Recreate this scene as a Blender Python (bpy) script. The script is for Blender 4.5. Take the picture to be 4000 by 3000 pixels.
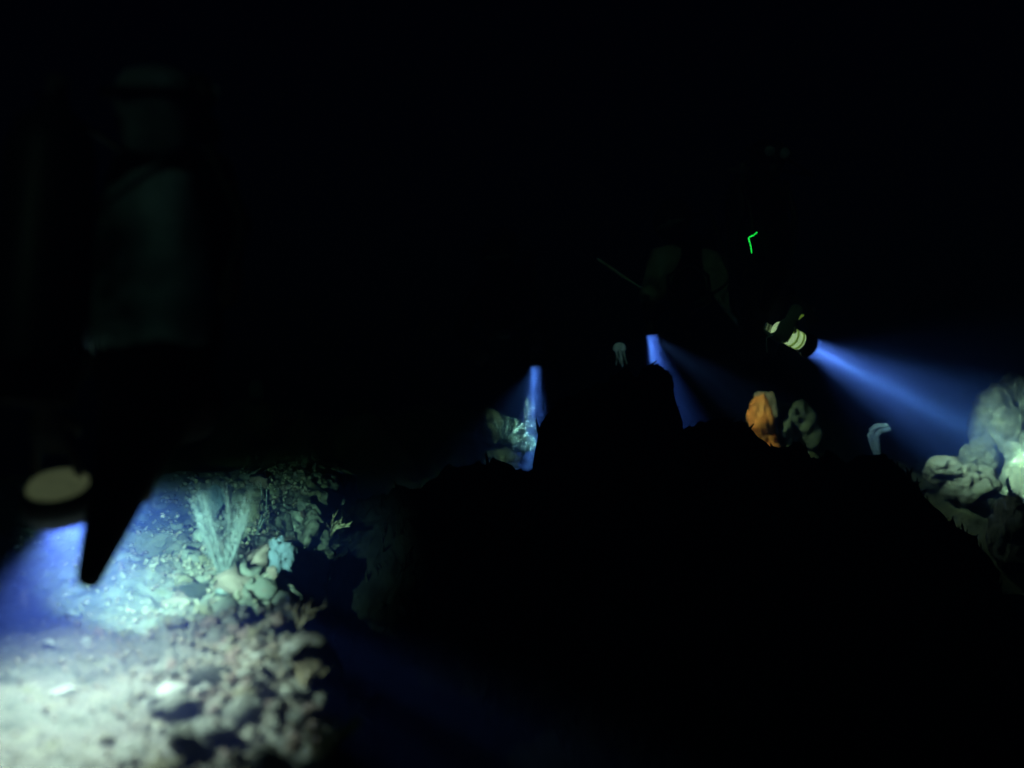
import bpy, bmesh, math, random
import numpy as np
from mathutils import Vector, Matrix

random.seed(7)
S = bpy.context.scene
for o in list(bpy.data.objects):
    bpy.data.objects.remove(o)
C = S.collection

# ------------------------------------------------------------------ camera
F = 4289.0                      # focal length in photograph pixels (4000 wide)
cam_d = bpy.data.cameras.new('camera')
cam = bpy.data.objects.new('camera', cam_d)
C.objects.link(cam)
cam.location = (0, 0, 0)
cam.rotation_euler = (math.radians(90), 0, 0)
cam_d.sensor_width = 36
cam_d.lens = 36 * F / 4000
cam_d.clip_start = 0.05
cam_d.clip_end = 400
cam_d.dof.use_dof = True
cam_d.dof.focus_distance = 4.2
cam_d.dof.aperture_fstop = 0.72
S.camera = cam

# ------------------------------------------------------------------ world and added fill sun
FILL_EL, FILL_AZ = math.radians(24), math.radians(192)
W = bpy.data.worlds.new('World')
S.world = W
W.use_nodes = True
nt = W.node_tree
nt.nodes.clear()
wo = nt.nodes.new('ShaderNodeOutputWorld')
bg = nt.nodes.new('ShaderNodeBackground')
sky = nt.nodes.new('ShaderNodeTexSky')
sky.sky_type = 'NISHITA'
sky.sun_disc = False
sky.sun_elevation = FILL_EL
sky.sun_rotation = FILL_AZ
bg.inputs['Strength'].default_value = 0.000004
nt.links.new(sky.outputs[0], bg.inputs[0])
nt.links.new(bg.outputs[0], wo.inputs[0])

sl = bpy.data.lights.new('fill_sun', 'SUN')  # weak light added from behind so the dim figures show
sl.energy = 0.09
sl.angle = math.radians(0.5)
sl.color = (0.85, 0.9, 1.0)
sun = bpy.data.objects.new('fill_sun', sl)
C.objects.link(sun)
mdir = Vector((math.sin(FILL_AZ) * math.cos(FILL_EL), math.cos(FILL_AZ) * math.cos(FILL_EL), math.sin(FILL_EL)))
sun.rotation_euler = (-mdir).to_track_quat('-Z', 'Y').to_euler()

S.view_settings.view_transform = 'Standard'
S.view_settings.look = 'None'
S.view_settings.gamma = 1
S.view_settings.exposure = 0
S.view_settings.use_curve_mapping = False
S.render.engine = 'CYCLES'
cy = S.cycles
cy.use_denoising = True
cy.max_bounces = 4
cy.diffuse_bounces = 2
cy.glossy_bounces = 1
cy.transmission_bounces = 2
cy.transparent_max_bounces = 6
cy.volume_bounces = 0
cy.sample_clamp_indirect = 2.0
cy.use_adaptive_sampling = True
cy.adaptive_threshold = 0.02
cy.adaptive_min_samples = 20


# ------------------------------------------------------------------ helpers
def P(u, v, d):
    """a point d metres ahead that the photograph shows at (u, v)"""
    return Vector(((u - 2000) / F * d, d, (1500 - v) / F * d))


def hash3(i, j, k, seed):
    n = (i * 374761393 + j * 668265263 + k * 2147483647 + seed * 1274126177) & 0xFFFFFFFF
    n = ((n ^ (n >> 13)) * 1274126177) & 0xFFFFFFFF
    n = n ^ (n >> 16)
    return (n & 0xFFFF) / 65535.0


def vnoise(p, seed=0):
    p = np.asarray(p, dtype=np.float64)
    i = np.floor(p).astype(np.int64)
    f = p - i
    f = f * f * (3 - 2 * f)
    r = 0
    for dx in (0, 1):
        for dy in (0, 1):
            for dz in (0, 1):
                w = (f[:, 0] if dx else 1 - f[:, 0]) * (f[:, 1] if dy else 1 - f[:, 1]) * (f[:, 2] if dz else 1 - f[:, 2])
                r = r + w * hash3(i[:, 0] + dx, i[:, 1] + dy, i[:, 2] + dz, seed)
    return r * 2 - 1


def fbm(p, octv=4, seed=0, gain=0.5):
    p = np.asarray(p, dtype=np.float64)
    a, r = 1.0, 0
    for o in range(octv):
        r = r + a * vnoise(p, seed + o * 17)
        p = p * 2.03 + 11.3
        a *= gain
    return r


def billow(p, octv=3, seed=0):
    p = np.asarray(p, dtype=np.float64)
    a, r = 1.0, 0
    for o in range(octv):
        r = r + a * (1 - np.abs(vnoise(p, seed + o * 31)) * 2)
        p = p * 2.1 + 5.7
        a *= 0.5
    return r


def link(name, me, mat, parent=None, smooth=True):
    o = bpy.data.objects.new(name, me)
    C.objects.link(o)
    if mat is not None and not me.materials:
        me.materials.append(mat)
    if smooth and len(me.polygons):
        me.polygons.foreach_set('use_smooth', [True] * len(me.polygons))
    if parent is not None:
        o.parent = parent
    return o


def tag(o, label, cat=None, group=None, kind=None):
    if label:
        o['label'] = label
    if cat:
        o['category'] = cat
    if group:
        o['group'] = group
    if kind:
        o['kind'] = kind
    return o


def thing(name, loc, label, cat, group=None):
    e = bpy.data.objects.new(name, None)
    e.empty_display_size = 0.05
    C.objects.link(e)
    e.location = loc
    e.matrix_world = Matrix.Translation(loc)
    return tag(e, label, cat, group)


def part(name, me, mat, root, smooth=True):
    """mesh given in world coordinates, kept there under its (unrotated) root"""
    o = link(name, me, mat, None, smooth)
    o.parent = root
    base = Vector(root.location)
    r = root
    while r.parent is not None:
        r = r.parent
        base += Vector(r.location)
    o.location = -base
    return o


def subpart(name, me, mat, parent_part, smooth=True):
    o = link(name, me, mat, None, smooth)
    o.parent = parent_part
    return o


class MB:
    """collects vertices and faces of ONE mesh"""
    def __init__(s):
        s.v, s.f = [], []

    def tube(s, pts, rad, seg=8, cap=True, squash=None):
        pts = [Vector(p) for p in pts]
        n = len(pts)
        if not hasattr(rad, '__len__'):
            rad = [rad] * n
        if cap:            # rounded ends
            a, b = pts[0], pts[-1]
            da, db = (pts[0] - pts[1]).normalized(), (pts[-1] - pts[-2]).normalized()
            ra, rb = rad[0], rad[-1]
            pts = [a + da * ra * .85, a + da * ra * .55] + pts + [b + db * rb * .55, b + db * rb * .85]
            rad = [ra * .35, ra * .8] + list(rad) + [rb * .8, rb * .35]
            n += 4
        tang = []
        for i in range(n):
            a, b = pts[max(i - 1, 0)], pts[min(i + 1, n - 1)]
            tang.append((b - a).normalized() if (b - a).length > 1e-9 else Vector((0, 0, 1)))
        t0 = tang[0]
        up = Vector((0, 0, 1)) if abs(t0.z) < .9 else Vector((1, 0, 0))
        x = t0.cross(up).normalized()
        base = len(s.v)
        for i in range(n):
            t = tang[i]
            x = (x - t * x.dot(t))
            x = x.normalized() if x.length > 1e-6 else t.orthogonal().normalized()
            y = t.cross(x)
            for k in range(seg):
                a = 2 * math.pi * k / seg
                s.v.append(pts[i] + (x * math.cos(a) + y * math.sin(a)) * rad[i])
        for i in range(n - 1):
            for k in range(seg):
                a = base + i * seg + k
                b = base + i * seg + (k + 1) % seg
                s.f.append((a, b, b + seg, a + seg))
        s.f.append(tuple(base + k for k in reversed(range(seg))))
        s.f.append(tuple(base + (n - 1) * seg + k for k in range(seg)))
        return s

    def lathe(s, prof, origin, axis, seg=28):
        """prof: (distance along axis, radius)"""
        axis = Vector(axis).normalized()
        x = axis.orthogonal().normalized()
        y = axis.cross(x)
        base = len(s.v)
        for (h, r) in prof:
            for k in range(seg):
                a = 2 * math.pi * k / seg
                s.v.append(Vector(origin) + axis * h + (x * math.cos(a) + y * math.sin(a)) * max(r, 1e-4))
        for i in range(len(prof) - 1):
            for k in range(seg):
                a = base + i * seg + k
                b = base + i * seg + (k + 1) % seg
                s.f.append((a, b, b + seg, a + seg))
        s.f.append(tuple(base + k for k in reversed(range(seg))))
        s.f.append(tuple(base + (len(prof) - 1) * seg + k for k in range(seg)))
        return s

    def ellipsoid(s, c, ax, seg=14, rings=9):
        """ax: three Vectors (half axes)"""
        base = len(s.v)
        c = Vector(c)
        for i in range(rings + 1):
            th = math.pi * i / rings
            for k in range(seg):
                a = 2 * math.pi * k / seg
                s.v.append(c + ax[0] * math.sin(th) * math.cos(a) + ax[1] * math.sin(th) * math.sin(a) + ax[2] * math.cos(th))
        for i in range(rings):
            for k in range(seg):
                a = base + i * seg + k
                b = base + i * seg + (k + 1) % seg
                s.f.append((a, b, b + seg, a + seg))
        return s

    def mesh(s, name):
        me = bpy.data.meshes.new(name)
        me.from_pydata([tuple(v) for v in s.v], [], s.f)
        bm = bmesh.new()
        bm.from_mesh(me)
        bmesh.ops.remove_doubles(bm, verts=bm.verts, dist=1e-5)
        bmesh.ops.recalc_face_normals(bm, faces=bm.faces)
        bm.to_mesh(me)
        bm.free()
        return me


def skin_mesh(name, pts, edges, radii, root=0, levels=2):
    """one continuous body grown over a skeleton"""
    me = bpy.data.meshes.new('skeleton')
    me.from_pydata([tuple(p) for p in pts], edges, [])
    o = bpy.data.objects.new('skeleton', me)
    C.objects.link(o)
    m = o.modifiers.new('skin', 'SKIN')
    m.use_smooth_shade = True
    if not me.skin_vertices:
        me.skin_vertices.new()
    for i, r in enumerate(radii):
        r = r if hasattr(r, '__len__') else (r, r)
        me.skin_vertices[0].data[i].radius = r
        me.skin_vertices[0].data[i].use_root = (i == root)
    sb = o.modifiers.new('sub', 'SUBSURF')
    sb.levels = sb.render_levels = levels
    dg = bpy.context.evaluated_depsgraph_get()
    ev = o.evaluated_get(dg)
    out = bpy.data.meshes.new_from_object(ev)
    out.name = name
    bpy.data.objects.remove(o)
    return out


# ------------------------------------------------------------------ materials
def mat_new(name):
    m = bpy.data.materials.new(name)
    m.use_nodes = True
    return m, m.node_tree, m.node_tree.nodes['Principled BSDF']


def mat_mottled(name, stops, scale=6.0, rough=0.85, bump=0.4, bscale=60, detail=6, coord='Object', rnd=False):
    m, t, b = mat_new(name)
    tc = t.nodes.new('ShaderNodeTexCoord')
    n = t.nodes.new('ShaderNodeTexNoise')
    n.inputs['Scale'].default_value = scale
    n.inputs['Detail'].default_value = detail
    n.inputs['Roughness'].default_value = 0.62
    src = tc.outputs[coord]
    if rnd:
        oi = t.nodes.new('ShaderNodeObjectInfo')
        ad = t.nodes.new('ShaderNodeVectorMath')
        ad.operation = 'ADD'
        mu = t.nodes.new('ShaderNodeVectorMath')
        mu.operation = 'SCALE'
        mu.inputs[0].default_value = (13.1, 7.7, 5.3)
        t.links.new(oi.outputs['Random'], mu.inputs['Scale'])
        t.links.new(src, ad.inputs[0])
        t.links.new(mu.outputs[0], ad.inputs[1])
        src = ad.outputs[0]
    t.links.new(src, n.inputs['Vector'])
    r = t.nodes.new('ShaderNodeValToRGB')
    el = r.color_ramp.elements
    while len(el) > 1:
        el.remove(el[-1])
    el[0].position, el[0].color = stops[0][0], (*stops[0][1], 1)
    for p_, c_ in stops[1:]:
        e = el.new(p_)
        e.color = (*c_, 1)
    t.links.new(n.outputs['Fac'], r.inputs[0])
    t.links.new(r.outputs[0], b.inputs['Base Color'])
    b.inputs['Roughness'].default_value = rough
    b.inputs['Specular IOR Level'].default_value = 0.2
    if bump:
        n2 = t.nodes.new('ShaderNodeTexNoise')
        n2.inputs['Scale'].default_value = bscale
        n2.inputs['Detail'].default_value = 5
        t.links.new(src, n2.inputs['Vector'])
        bp = t.nodes.new('ShaderNodeBump')
        bp.inputs['Strength'].default_value = bump
        bp.inputs['Distance'].default_value = 0.01
        t.links.new(n2.outputs['Fac'], bp.inputs['Height'])
        t.links.new(bp.outputs[0], b.inputs['Normal'])
    return m


def mat_flat(name, col, rough=0.6, var=0.25, scale=25, spec=0.3, emis=None, estr=0.0):
    c0 = tuple(x * (1 - var) for x in col)
    c1 = tuple(min(1, x * (1 + var)) for x in col)
    m = mat_mottled(name, [(0.35, c0), (0.65, c1)], scale=scale, rough=rough, bump=0.15, bscale=120, detail=3)
    b = m.node_tree.nodes['Principled BSDF']
    b.inputs['Specular IOR Level'].default_value = spec
    if emis:
        b.inputs['Emission Color'].default_value = (*emis, 1)
        b.inputs['Emission Strength'].default_value = estr
    return m


M = {}
M['ledge'] = mat_mottled('reef_ledge_crust', [(0.22, (.018, .018, .016)), (.36, (.06, .058, .05)), (.45, (.13, .125, .11)),
                                              (.52, (.11, .098, .09)), (.58, (.15, .14, .12)), (.66, (.10, .092, .06)), (.78, (.32, .31, .28))],
                         scale=9, bump=.9, bscale=45, detail=9)
M['darkreef'] = mat_mottled('unlit_reef_crust', [(.3, (.003, .003, .003)), (.6, (.007, .0065, .006)), (.8, (.012, .011, .009))], scale=5, bump=.8, bscale=30)  # near-black colour stands in for the ridge being unlit
M['farreef'] = mat_mottled('brown_reef_crust', [(.3, (.05, .045, .035)), (.55, (.14, .12, .08)), (.75, (.22, .2, .15))], scale=8, bump=.8, bscale=40)
M['seabed'] = mat_mottled('dark_seabed', [(.3, (.012, .012, .011)), (.7, (.035, .032, .028))], scale=1.2, bump=.4, bscale=20)
M['stone_pink'] = mat_mottled('stone_pink_algae', [(.3, (.09, .06, .054)), (.5, (.25, .18, .16)), (.7, (.36, .29, .26))], scale=22, bump=.7, bscale=80, rnd=True)
M['stone_grey'] = mat_mottled('stone_grey', [(.3, (.08, .08, .073)), (.5, (.19, .187, .17)), (.7, (.33, .315, .285))], scale=20, bump=.7, bscale=80, rnd=True)
M['stone_ochre'] = mat_mottled('stone_ochre', [(.3, (.08, .065, .04)), (.5, (.19, .165, .11)), (.7, (.28, .25, .19))], scale=20, bump=.7, bscale=80, rnd=True)
M['stone_pale'] = mat_mottled('stone_pale', [(.3, (.20, .195, .18)), (.6, (.42, .41, .38))], scale=24, bump=.6, bscale=80, rnd=True)
M['rubble'] = mat_mottled('coral_rubble', [(.3, (.05, .042, .036)), (.42, (.15, .11, .09)), (.5, (.22, .195, .165)), (.58, (.13, .11, .075)), (.7, (.30, .28, .26))], scale=16, bump=.3, bscale=90, detail=8)
M['lump_dark'] = mat_mottled('lump_dark', [(.3, (.02, .02, .02)), (.7, (.05, .05, .045))], scale=18, bump=.5, bscale=60)
M['stone_lit'] = mat_mottled('stone_cream', [(.28, (.03, .024, .022)), (.45, (.10, .08, .074)), (.6, (.18, .148, .135)), (.75, (.26, .22, .205))], scale=7, bump=.9, bscale=40)
M['suit'] = mat_flat('black_neoprene', (.012, .012, .013), rough=.75, spec=.15)
M['suit_olive'] = mat_flat('dark_olive_neoprene', (.44, .43, .36), rough=.85, spec=.1)
M['jacket_grey'] = mat_mottled('grey_blue_jacket', [(.32, (.02, .035, .04)), (.5, (.22, .31, .34)), (.68, (.55, .66, .70))], scale=5, rough=.8, bump=.5, bscale=30)
M['hood'] = mat_flat('dark_grey_hood', (.20, .25, .27), rough=.9, spec=.1, var=.6, scale=12)
M['jacket'] = mat_flat('black_nylon', (.02, .02, .022), rough=.7, spec=.2)
M['rubber'] = mat_flat('black_rubber', (.015, .015, .016), rough=.5, spec=.35)
M['metal'] = mat_flat('dark_metal', (.06, .06, .065), rough=.4, spec=.5)
M['tank'] = mat_flat('painted_steel', (.02, .022, .024), rough=.45, spec=.4)
M['glove'] = mat_flat('black_glove', (.02, .02, .02), rough=.8)
M['glove_pale'] = mat_mottled('pale_glove', [(.3, (.40, .38, .26)), (.5, (.62, .62, .56)), (.7, (.72, .72, .68))], scale=30, bump=.4, bscale=90)
M['trim'] = mat_flat('yellow_green_trim', (.55, .58, .12), rough=.6)
M['maskglass'] = mat_flat('mask_glass', (.25, .3, .33), rough=.12, spec=.6)
M['pale_plastic'] = mat_flat('pale_plastic', (.82, .84, .78), rough=.5)
M['skin'] = mat_flat('skin', (.42, .28, .21), rough=.6)
M['capglow'] = mat_mottled('cap_reflected_glow', [(.3, (.50, .46, .33)), (.7, (.66, .62, .48))], scale=18, rough=.6, bump=.2, bscale=60)
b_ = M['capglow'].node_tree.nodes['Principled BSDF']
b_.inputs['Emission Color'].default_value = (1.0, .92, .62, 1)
b_.inputs['Emission Strength'].default_value = .075  # emission stands in for light reflected onto the cap
M['lens'] = mat_flat('lit_lens', (.8, .85, .9), rough=.2, emis=(.75, .85, 1.0), estr=4.0)
M['barrelglow'] = mat_flat('added_barrel_glow', (.7, .68, .55), emis=(1.0, .93, .74), estr=.9)  # added glow standing in for the brightly lit hand
M['streakglow'] = mat_flat('added_streak_glow', (.55, .6, .15), emis=(.75, .85, .18), estr=.32)  # added glow standing in for bright streaks around the hand
M['glowstick'] = mat_flat('green_glow', (.05, .6, .12), emis=(.02, 1.0, .13), estr=1.6)
M['sponge_orange'] = mat_mottled('orange_sponge', [(.3, (.55, .11, .03)), (.5, (.88, .24, .07)), (.7, (.95, .34, .13))], scale=14, bump=.4, bscale=55)
M['rim'] = mat_flat('sponge_rim', (.30, .20, .18), rough=.8)
M['sponge_blue'] = mat_mottled('pale_blue_sponge', [(.3, (.10, .14, .19)), (.6, (.20, .25, .33))], scale=20, bump=.8, bscale=70)
M['plume'] = mat_flat('sea_plume', (.12, .135, .14), rough=.9, var=.3)
M['plume_white'] = mat_flat('pale_branching_coral', (.46, .58, .65), rough=.8, var=.2)
M['coral_olive'] = mat_mottled('olive_coral', [(.3, (.03, .028, .018)), (.5, (.075, .07, .045)), (.7, (.17, .16, .10))], scale=18, bump=1.0, bscale=60)
M['coral_pale'] = mat_mottled('pale_blue_grey_coral', [(.3, (.22, .30, .36)), (.6, (.5, .6, .66))], scale=14, bump=.8, bscale=60)
M['tube_blue'] = mat_mottled('violet_blue_sponge', [(.3, (.10, .13, .22)), (.6, (.25, .31, .48))], scale=20, bump=.8, bscale=60)
M['jelly'] = mat_flat('pale_jelly', (.55, .62, .75), rough=.3, emis=(.5, .65, 1.0), estr=.10)  # weak emission added to brighten the jellyfish
M['twig'] = mat_flat('ochre_twig', (.34, .28, .20), rough=.85, var=.35)

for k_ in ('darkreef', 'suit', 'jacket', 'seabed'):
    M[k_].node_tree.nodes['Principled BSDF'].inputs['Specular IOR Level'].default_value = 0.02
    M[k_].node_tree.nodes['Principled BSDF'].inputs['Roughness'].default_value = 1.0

# ------------------------------------------------------------------ the setting
# seabed: one sheet to the dark horizon
nx, ny = 130, 120
xs = np.linspace(-45, 45, nx)
ys = np.linspace(-6, 70, ny)
X, Y = np.meshgrid(xs, ys)
pp = np.stack([X.ravel() * .5, Y.ravel() * .5, np.zeros(X.size)], 1)
Z = -2.55 + .28 * fbm(pp, 4, 3)
vv = np.stack([X.ravel(), Y.ravel(), Z], 1)


def grid_faces(nx, ny):
    i = np.arange(nx - 1)[None, :] + np.arange(ny - 1)[:, None] * nx
    i = i.ravel()
    return np.stack([i, i + 1, i + nx + 1, i + nx], 1)


def np_mesh(name, v, f):
    me = bpy.data.meshes.new(name)
    me.from_pydata(v.tolist(), [], f.tolist())
    me.update()
    return me


o = link('seabed', np_mesh('seabed', vv, grid_faces(nx, ny)), M['seabed'])
tag(o, None, kind='structure')


def recalc(me):
    bm = bmesh.new()
    bm.from_mesh(me)
    bmesh.ops.recalc_face_normals(bm, faces=bm.faces)
    bm.to_mesh(me)
    bm.free()


# the lit reef ledge at the left: flat-topped, with a ragged right-hand edge that drops away
EY = [1.2, 2.1, 2.3, 2.5, 2.9, 3.3, 3.6, 4.1, 4.6, 5.4, 7.0]
EX = [-.24, -.35, -.38, -.44, -.58, -.70, -.76, -.74, -.74, -1.0, -1.3]


def ledge_h(x, y):
    return -.80 + .158 * (np.minimum(y, 4.7) - 2.3) - .25 * np.maximum(y - 4.7, 0)


n_top, n_side, n_row = 250, 70, 430
yrow = np.linspace(1.25, 6.2, n_row)
rows = []
for y in yrow:
    ex = np.interp(y, EY, EX)
    t = np.linspace(0, 1, n_top) ** .75
    xt = -3.6 + (ex + 3.6) * t
    zt = ledge_h(xt, y) + 0 * xt
    u = np.linspace(0, 1, n_side + 1)[1:] ** 1.3
    xsd = ex + .05 * np.sin(u * 3) + .25 * u
    zsd = ledge_h(ex, y) - u * 1.9
    rows.append(np.stack([np.concatenate([xt, xsd]), np.full(n_top + n_side, y), np.concatenate([zt, zsd])], 1))
V = np.concatenate(rows)
nside = np.zeros(len(V))
col = np.tile(np.arange(n_top + n_side), n_row)
side = np.clip((col - n_top + 6) / 14.0, 0, 1)
nrm = np.stack([side, np.zeros_like(side), 1 - side], 1)
nrm /= np.linalg.norm(nrm, axis=1)[:, None]
exv = np.interp(V[:, 1], EY, EX)
near_edge = np.clip(1 - (exv - V[:, 0]) / .55, 0.0, 1)     # the broken, lumpy band along the edge
d = .055 * fbm(V * 2.2, 3, 1) + (.012 + .036 * near_edge) * billow(V * 8.5, 4, 9) + (.007 + .010 * near_edge) * fbm(V * 30, 4, 5, .62)
# pits
for (pu, pv, pd, pr, pdep) in ((1040, 2300, 3.3, .05, .09), (725, 2330, 3.3, .06, .08), (815, 2290, 3.3, .06, .07), (930, 2080, 4.0, .1, .08),
                               (1150, 2090, 3.9, .1, .10), (1080, 2770, 2.55, .05, .09), (1030, 2900, 2.4, .05, .08), (1190, 2800, 2.5, .04, .07),
                               (640, 2060, 4.1, .1, .06), (560, 2200, 3.7, .08, .05)):
    px, py = (pu - 2000) / F * pd, pd
    d -= pdep * np.exp(-((V[:, 0] - px) ** 2 + (V[:, 1] - py) ** 2) / pr ** 2)
V = V + nrm * d[:, None]
# horizontal waviness of the rim
V[:, 0] += near_edge * .05 * fbm(np.stack([V[:, 1] * 5, V[:, 2] * 3, np.zeros(len(V))], 1), 3, 21)
me = np_mesh('reef_ledge', V, grid_faces(n_top + n_side, n_row))
reef = link('reef', me, M['ledge'])
tag(reef, None, kind='structure')
TOPV = V.reshape(n_row, n_top + n_side, 3)


def ledge_z(x, y):
    r = int(np.clip(np.searchsorted(yrow, y), 0, n_row - 1))
    row = TOPV[r, :n_top]
    return float(np.interp(x, row[:, 0], row[:, 2]))


# the dark near ridge that hides the feet of the far reef
PU = [1000, 1300, 1600, 1850, 1950, 2080, 2110, 2150, 2200, 2300, 2400, 2520, 2565, 2612, 2630, 2655, 2700, 2800, 2890, 2960, 3050, 3130, 3200, 3330, 3420, 3520, 3600, 3690, 3760, 3850, 3920, 4100, 4600]
PV = [2050, 1990, 1880, 1775, 1765, 1800, 1640, 1570, 1520, 1470, 1450, 1440, 1425, 1440, 1640, 1690, 1660, 1640, 1610, 1680, 1735, 1745, 1740, 1760, 1750, 1770, 1850, 1960, 2060, 2190, 2330, 2500, 2700]
RD = 4.2
rx = np.array([(u - 2000) / F * RD for u in PU])
rz = np.array([(1500 - v) / F * RD for v in PV])
pf = np.linspace(.03, .995, 200)
yo = np.concatenate([-.75 * (-np.log(pf)) ** (1 / 2.2), (.42 * (-np.log(pf[::-4])) ** (1 / 2.4))])
nx, ny = 560, len(yo)
xs = np.linspace(-.72, 2.6, nx)
X, YO = np.meshgrid(xs, yo)
top = np.interp(X, rx, rz)
top = top + (.030 * fbm(np.stack([X.ravel() * 14, np.zeros(X.size), np.zeros(X.size)], 1), 4, 61, .6)).reshape(X.shape)
wob = .12 * fbm(np.stack([X.ravel() * 1.3, np.zeros(X.size), np.zeros(X.size)], 1), 2, 44).reshape(X.shape)
prof = np.where(YO < 0, np.exp(-(np.abs(YO) / .75) ** 2.2), np.exp(-(np.abs(YO) / .42) ** 2.4))
Z = -2.6 + (top + 2.6) * prof
V = np.stack([X.ravel(), (RD + YO + wob).ravel(), Z.ravel()], 1)
V[:, 2] += .03 * billow(V * 6, 3, 4) * .6 + .012 * fbm(V * 30, 3, 8) - .03
V[:, 1] += .10 * fbm(V * 4, 4, 14) + .035 * billow(V * 8, 4, 15)
V[:, 0] += .03 * fbm(V * 7, 3, 16)
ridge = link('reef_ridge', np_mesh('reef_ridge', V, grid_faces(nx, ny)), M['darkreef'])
tag(ridge, None, kind='structure')

RIDGEV = V.reshape(ny, nx, 3)
# short weedy growth along its crest
rg = random.Random(9)
mb = MB()
kf = 198
for k in range(900):
    i_ = rg.randrange(nx)
    q = Vector(RIDGEV[kf - rg.randrange(26), i_])
    h_ = rg.uniform(.012, .045) * (1.5 if rg.random() < .15 else 1)
    dd = Vector((rg.gauss(0, .45), rg.gauss(0, .3), 1)).normalized()
    mb.tube([q - dd * .01, q + dd * h_ * .5, q + dd * h_ + Vector((rg.gauss(0, .006), 0, 0))], [.006, .0045, .002], seg=4, cap=False)
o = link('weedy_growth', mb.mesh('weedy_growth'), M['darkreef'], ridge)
o['kind'] = 'stuff'

# the far reef the swimmers hover over
nx, ny = 300, 150
xs = np.linspace(-3.2, 3.2, nx)
ys = np.linspace(4.7, 8.6, ny)
X, Y = np.meshgrid(xs, ys)
V = np.stack([X.ravel(), Y.ravel(), np.zeros(X.size)], 1)
V[:, 2] = -.62 + .10 * (V[:, 1] - 5) + .12 * fbm(V * 1.6, 3, 2) + .05 * billow(V * 6, 3, 6) - .35 * np.clip(np.abs(V[:, 0]) - 1.9, 0, 2) ** 2 - .8 * np.clip(5.3 - V[:, 1], 0, 1)
for (u, v, d_, sig) in ((1000, 1552, 6.1, .30), (1410, 1612, 6.0, .30), (1180, 1658, 5.8, .25), (1930, 1805, 5.78, .20), (1962, 1745, 5.57, .03), (2045, 1785, 5.55, .03),
                        (3000, 1800, 5.37, .22), (3110, 1740, 5.45, .25), (3432, 1782, 5.0, .16), (3800, 1930, 5.15, .4), (4060, 1950, 5.3, .5)):
    c_ = P(u, v, d_)
    rr = ((V[:, 0] - c_.x) ** 2 + (V[:, 1] - c_.y) ** 2) / sig ** 2
    V[:, 2] = np.maximum(V[:, 2], c_.z - .30 * rr + .02 * fbm(V * 9, 3, 33))
far = link('far_reef', np_mesh('far_reef', V, grid_faces(nx, ny)), M['farreef'])
tag(far, None, kind='structure')
FARV = V.reshape(ny, nx, 3)


def far_z(x, y):
    j = int(np.clip(round((y - 4.7) / (8.6 - 4.7) * (ny - 1)), 0, ny - 1))
    return float(np.interp(x, FARV[j, :, 0], FARV[j, :, 2]))


# ------------------------------------------------------------------ rocks
def rock_mesh(name, sub, seed, rough=.35, freq=1.6, flat=1.0):
    bm = bmesh.new()
    bmesh.ops.create_icosphere(bm, subdivisions=sub, radius=1)
    v = np.array([q.co[:] for q in bm.verts])
    dd = 1 + rough * fbm(v * freq + seed * 3.7, 4, seed) + rough * .25 * billow(v * freq * 2.5 + seed, 2, seed + 3)
    v = v * dd[:, None]
    v[:, 2] *= flat
    for q, c in zip(bm.verts, v):
        q.co = c
    me = bpy.data.meshes.new(name)
    bm.to_mesh(me)
    bm.free()
    return me


def one_rock(name, loc, size, seed, mat, label, cat='rock', group=None, rough=.35, freq=1.6, sub=5, rot=0):
    o = link(name, rock_mesh(name, sub, seed, rough, freq), mat)
    o.location = loc
    o.scale = size
    o.rotation_euler = (0, 0, rot)
    return tag(o, label, cat, group)


# stones and coral knobs cemented to the lit ledge: pieces of it, built one by one
stone_me = []
smat = ['stone_pink', 'stone_grey', 'stone_ochre', 'stone_pale', 'stone_grey']
for k in range(16):
    me = rock_mesh('stone', 2, 30 + k, .75, 1.9, .8)
    me.materials.append(M[smat[k % 5]])
    stone_me.append(me)
cnt = 0
rng = random.Random(11)
while cnt < 290:
    y = 2.05 + 2.5 * rng.random() ** 1.35
    ex = np.interp(y, EY, EX)
    if rng.random() < .93:
        x = ex - .02 - abs(rng.gauss(0.02, .22))
    else:
        x = ex - rng.random() * 1.1
    z = ledge_z(x, y)
    dist = ex - x
    s = (.007 + .019 * rng.random() ** 2.2) * (1.2 if dist < .35 else .7) * (.75 + .14 * y)
    o = link('stone', rng.choice(stone_me[:12] if rng.random() < .86 else stone_me), None, reef)
    o.location = (x, y, z + s * .15)
    o.scale = (s * rng.uniform(.8, 1.5), s * rng.uniform(.8, 1.4), s * rng.uniform(.7, 1.3))
    o.rotation_euler = (rng.uniform(-.5, .5), rng.uniform(-.5, .5), rng.uniform(0, 6.3))
    cnt += 1


rng = random.Random(77)
vs_, fs_ = [], []
octa = [(1, 0, 0), (-1, 0, 0), (0, 1, 0), (0, -1, 0), (0, 0, 1), (0, 0, -1)]
oface = [(0, 2, 4), (2, 1, 4), (1, 3, 4), (3, 0, 4), (2, 0, 5), (1, 2, 5), (3, 1, 5), (0, 3, 5)]
for k in range(5200):
    y = 1.95 + 2.7 * rng.random() ** 1.2
    ex = float(np.interp(y, EY, EX))
    x = ex - .03 - (abs(rng.gauss(0, .24)) if rng.random() < .82 else rng.random() * 1.3)
    z = ledge_z(x, y)
    r = rng.uniform(.0025, .0095) * (.6 + .2 * y)
    n0 = len(vs_)
    R_ = Matrix.Rotation(rng.random() * 6, 3, Vector((rng.gauss(0, 1), rng.gauss(0, 1), rng.gauss(0, 1))))
    for c_ in octa:
        w_ = R_ @ (Vector(c_) * r * rng.uniform(.6, 1.4))
        vs_.append((x + w_.x, y + w_.y, z + w_.z + r * .2))
    fs_ += [tuple(n0 + i for i in f_) for f_ in oface]
me = bpy.data.meshes.new('rubble')
me.from_pydata(vs_, [], fs_)
o = link('rubble', me, M['rubble'], reef)
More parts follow.
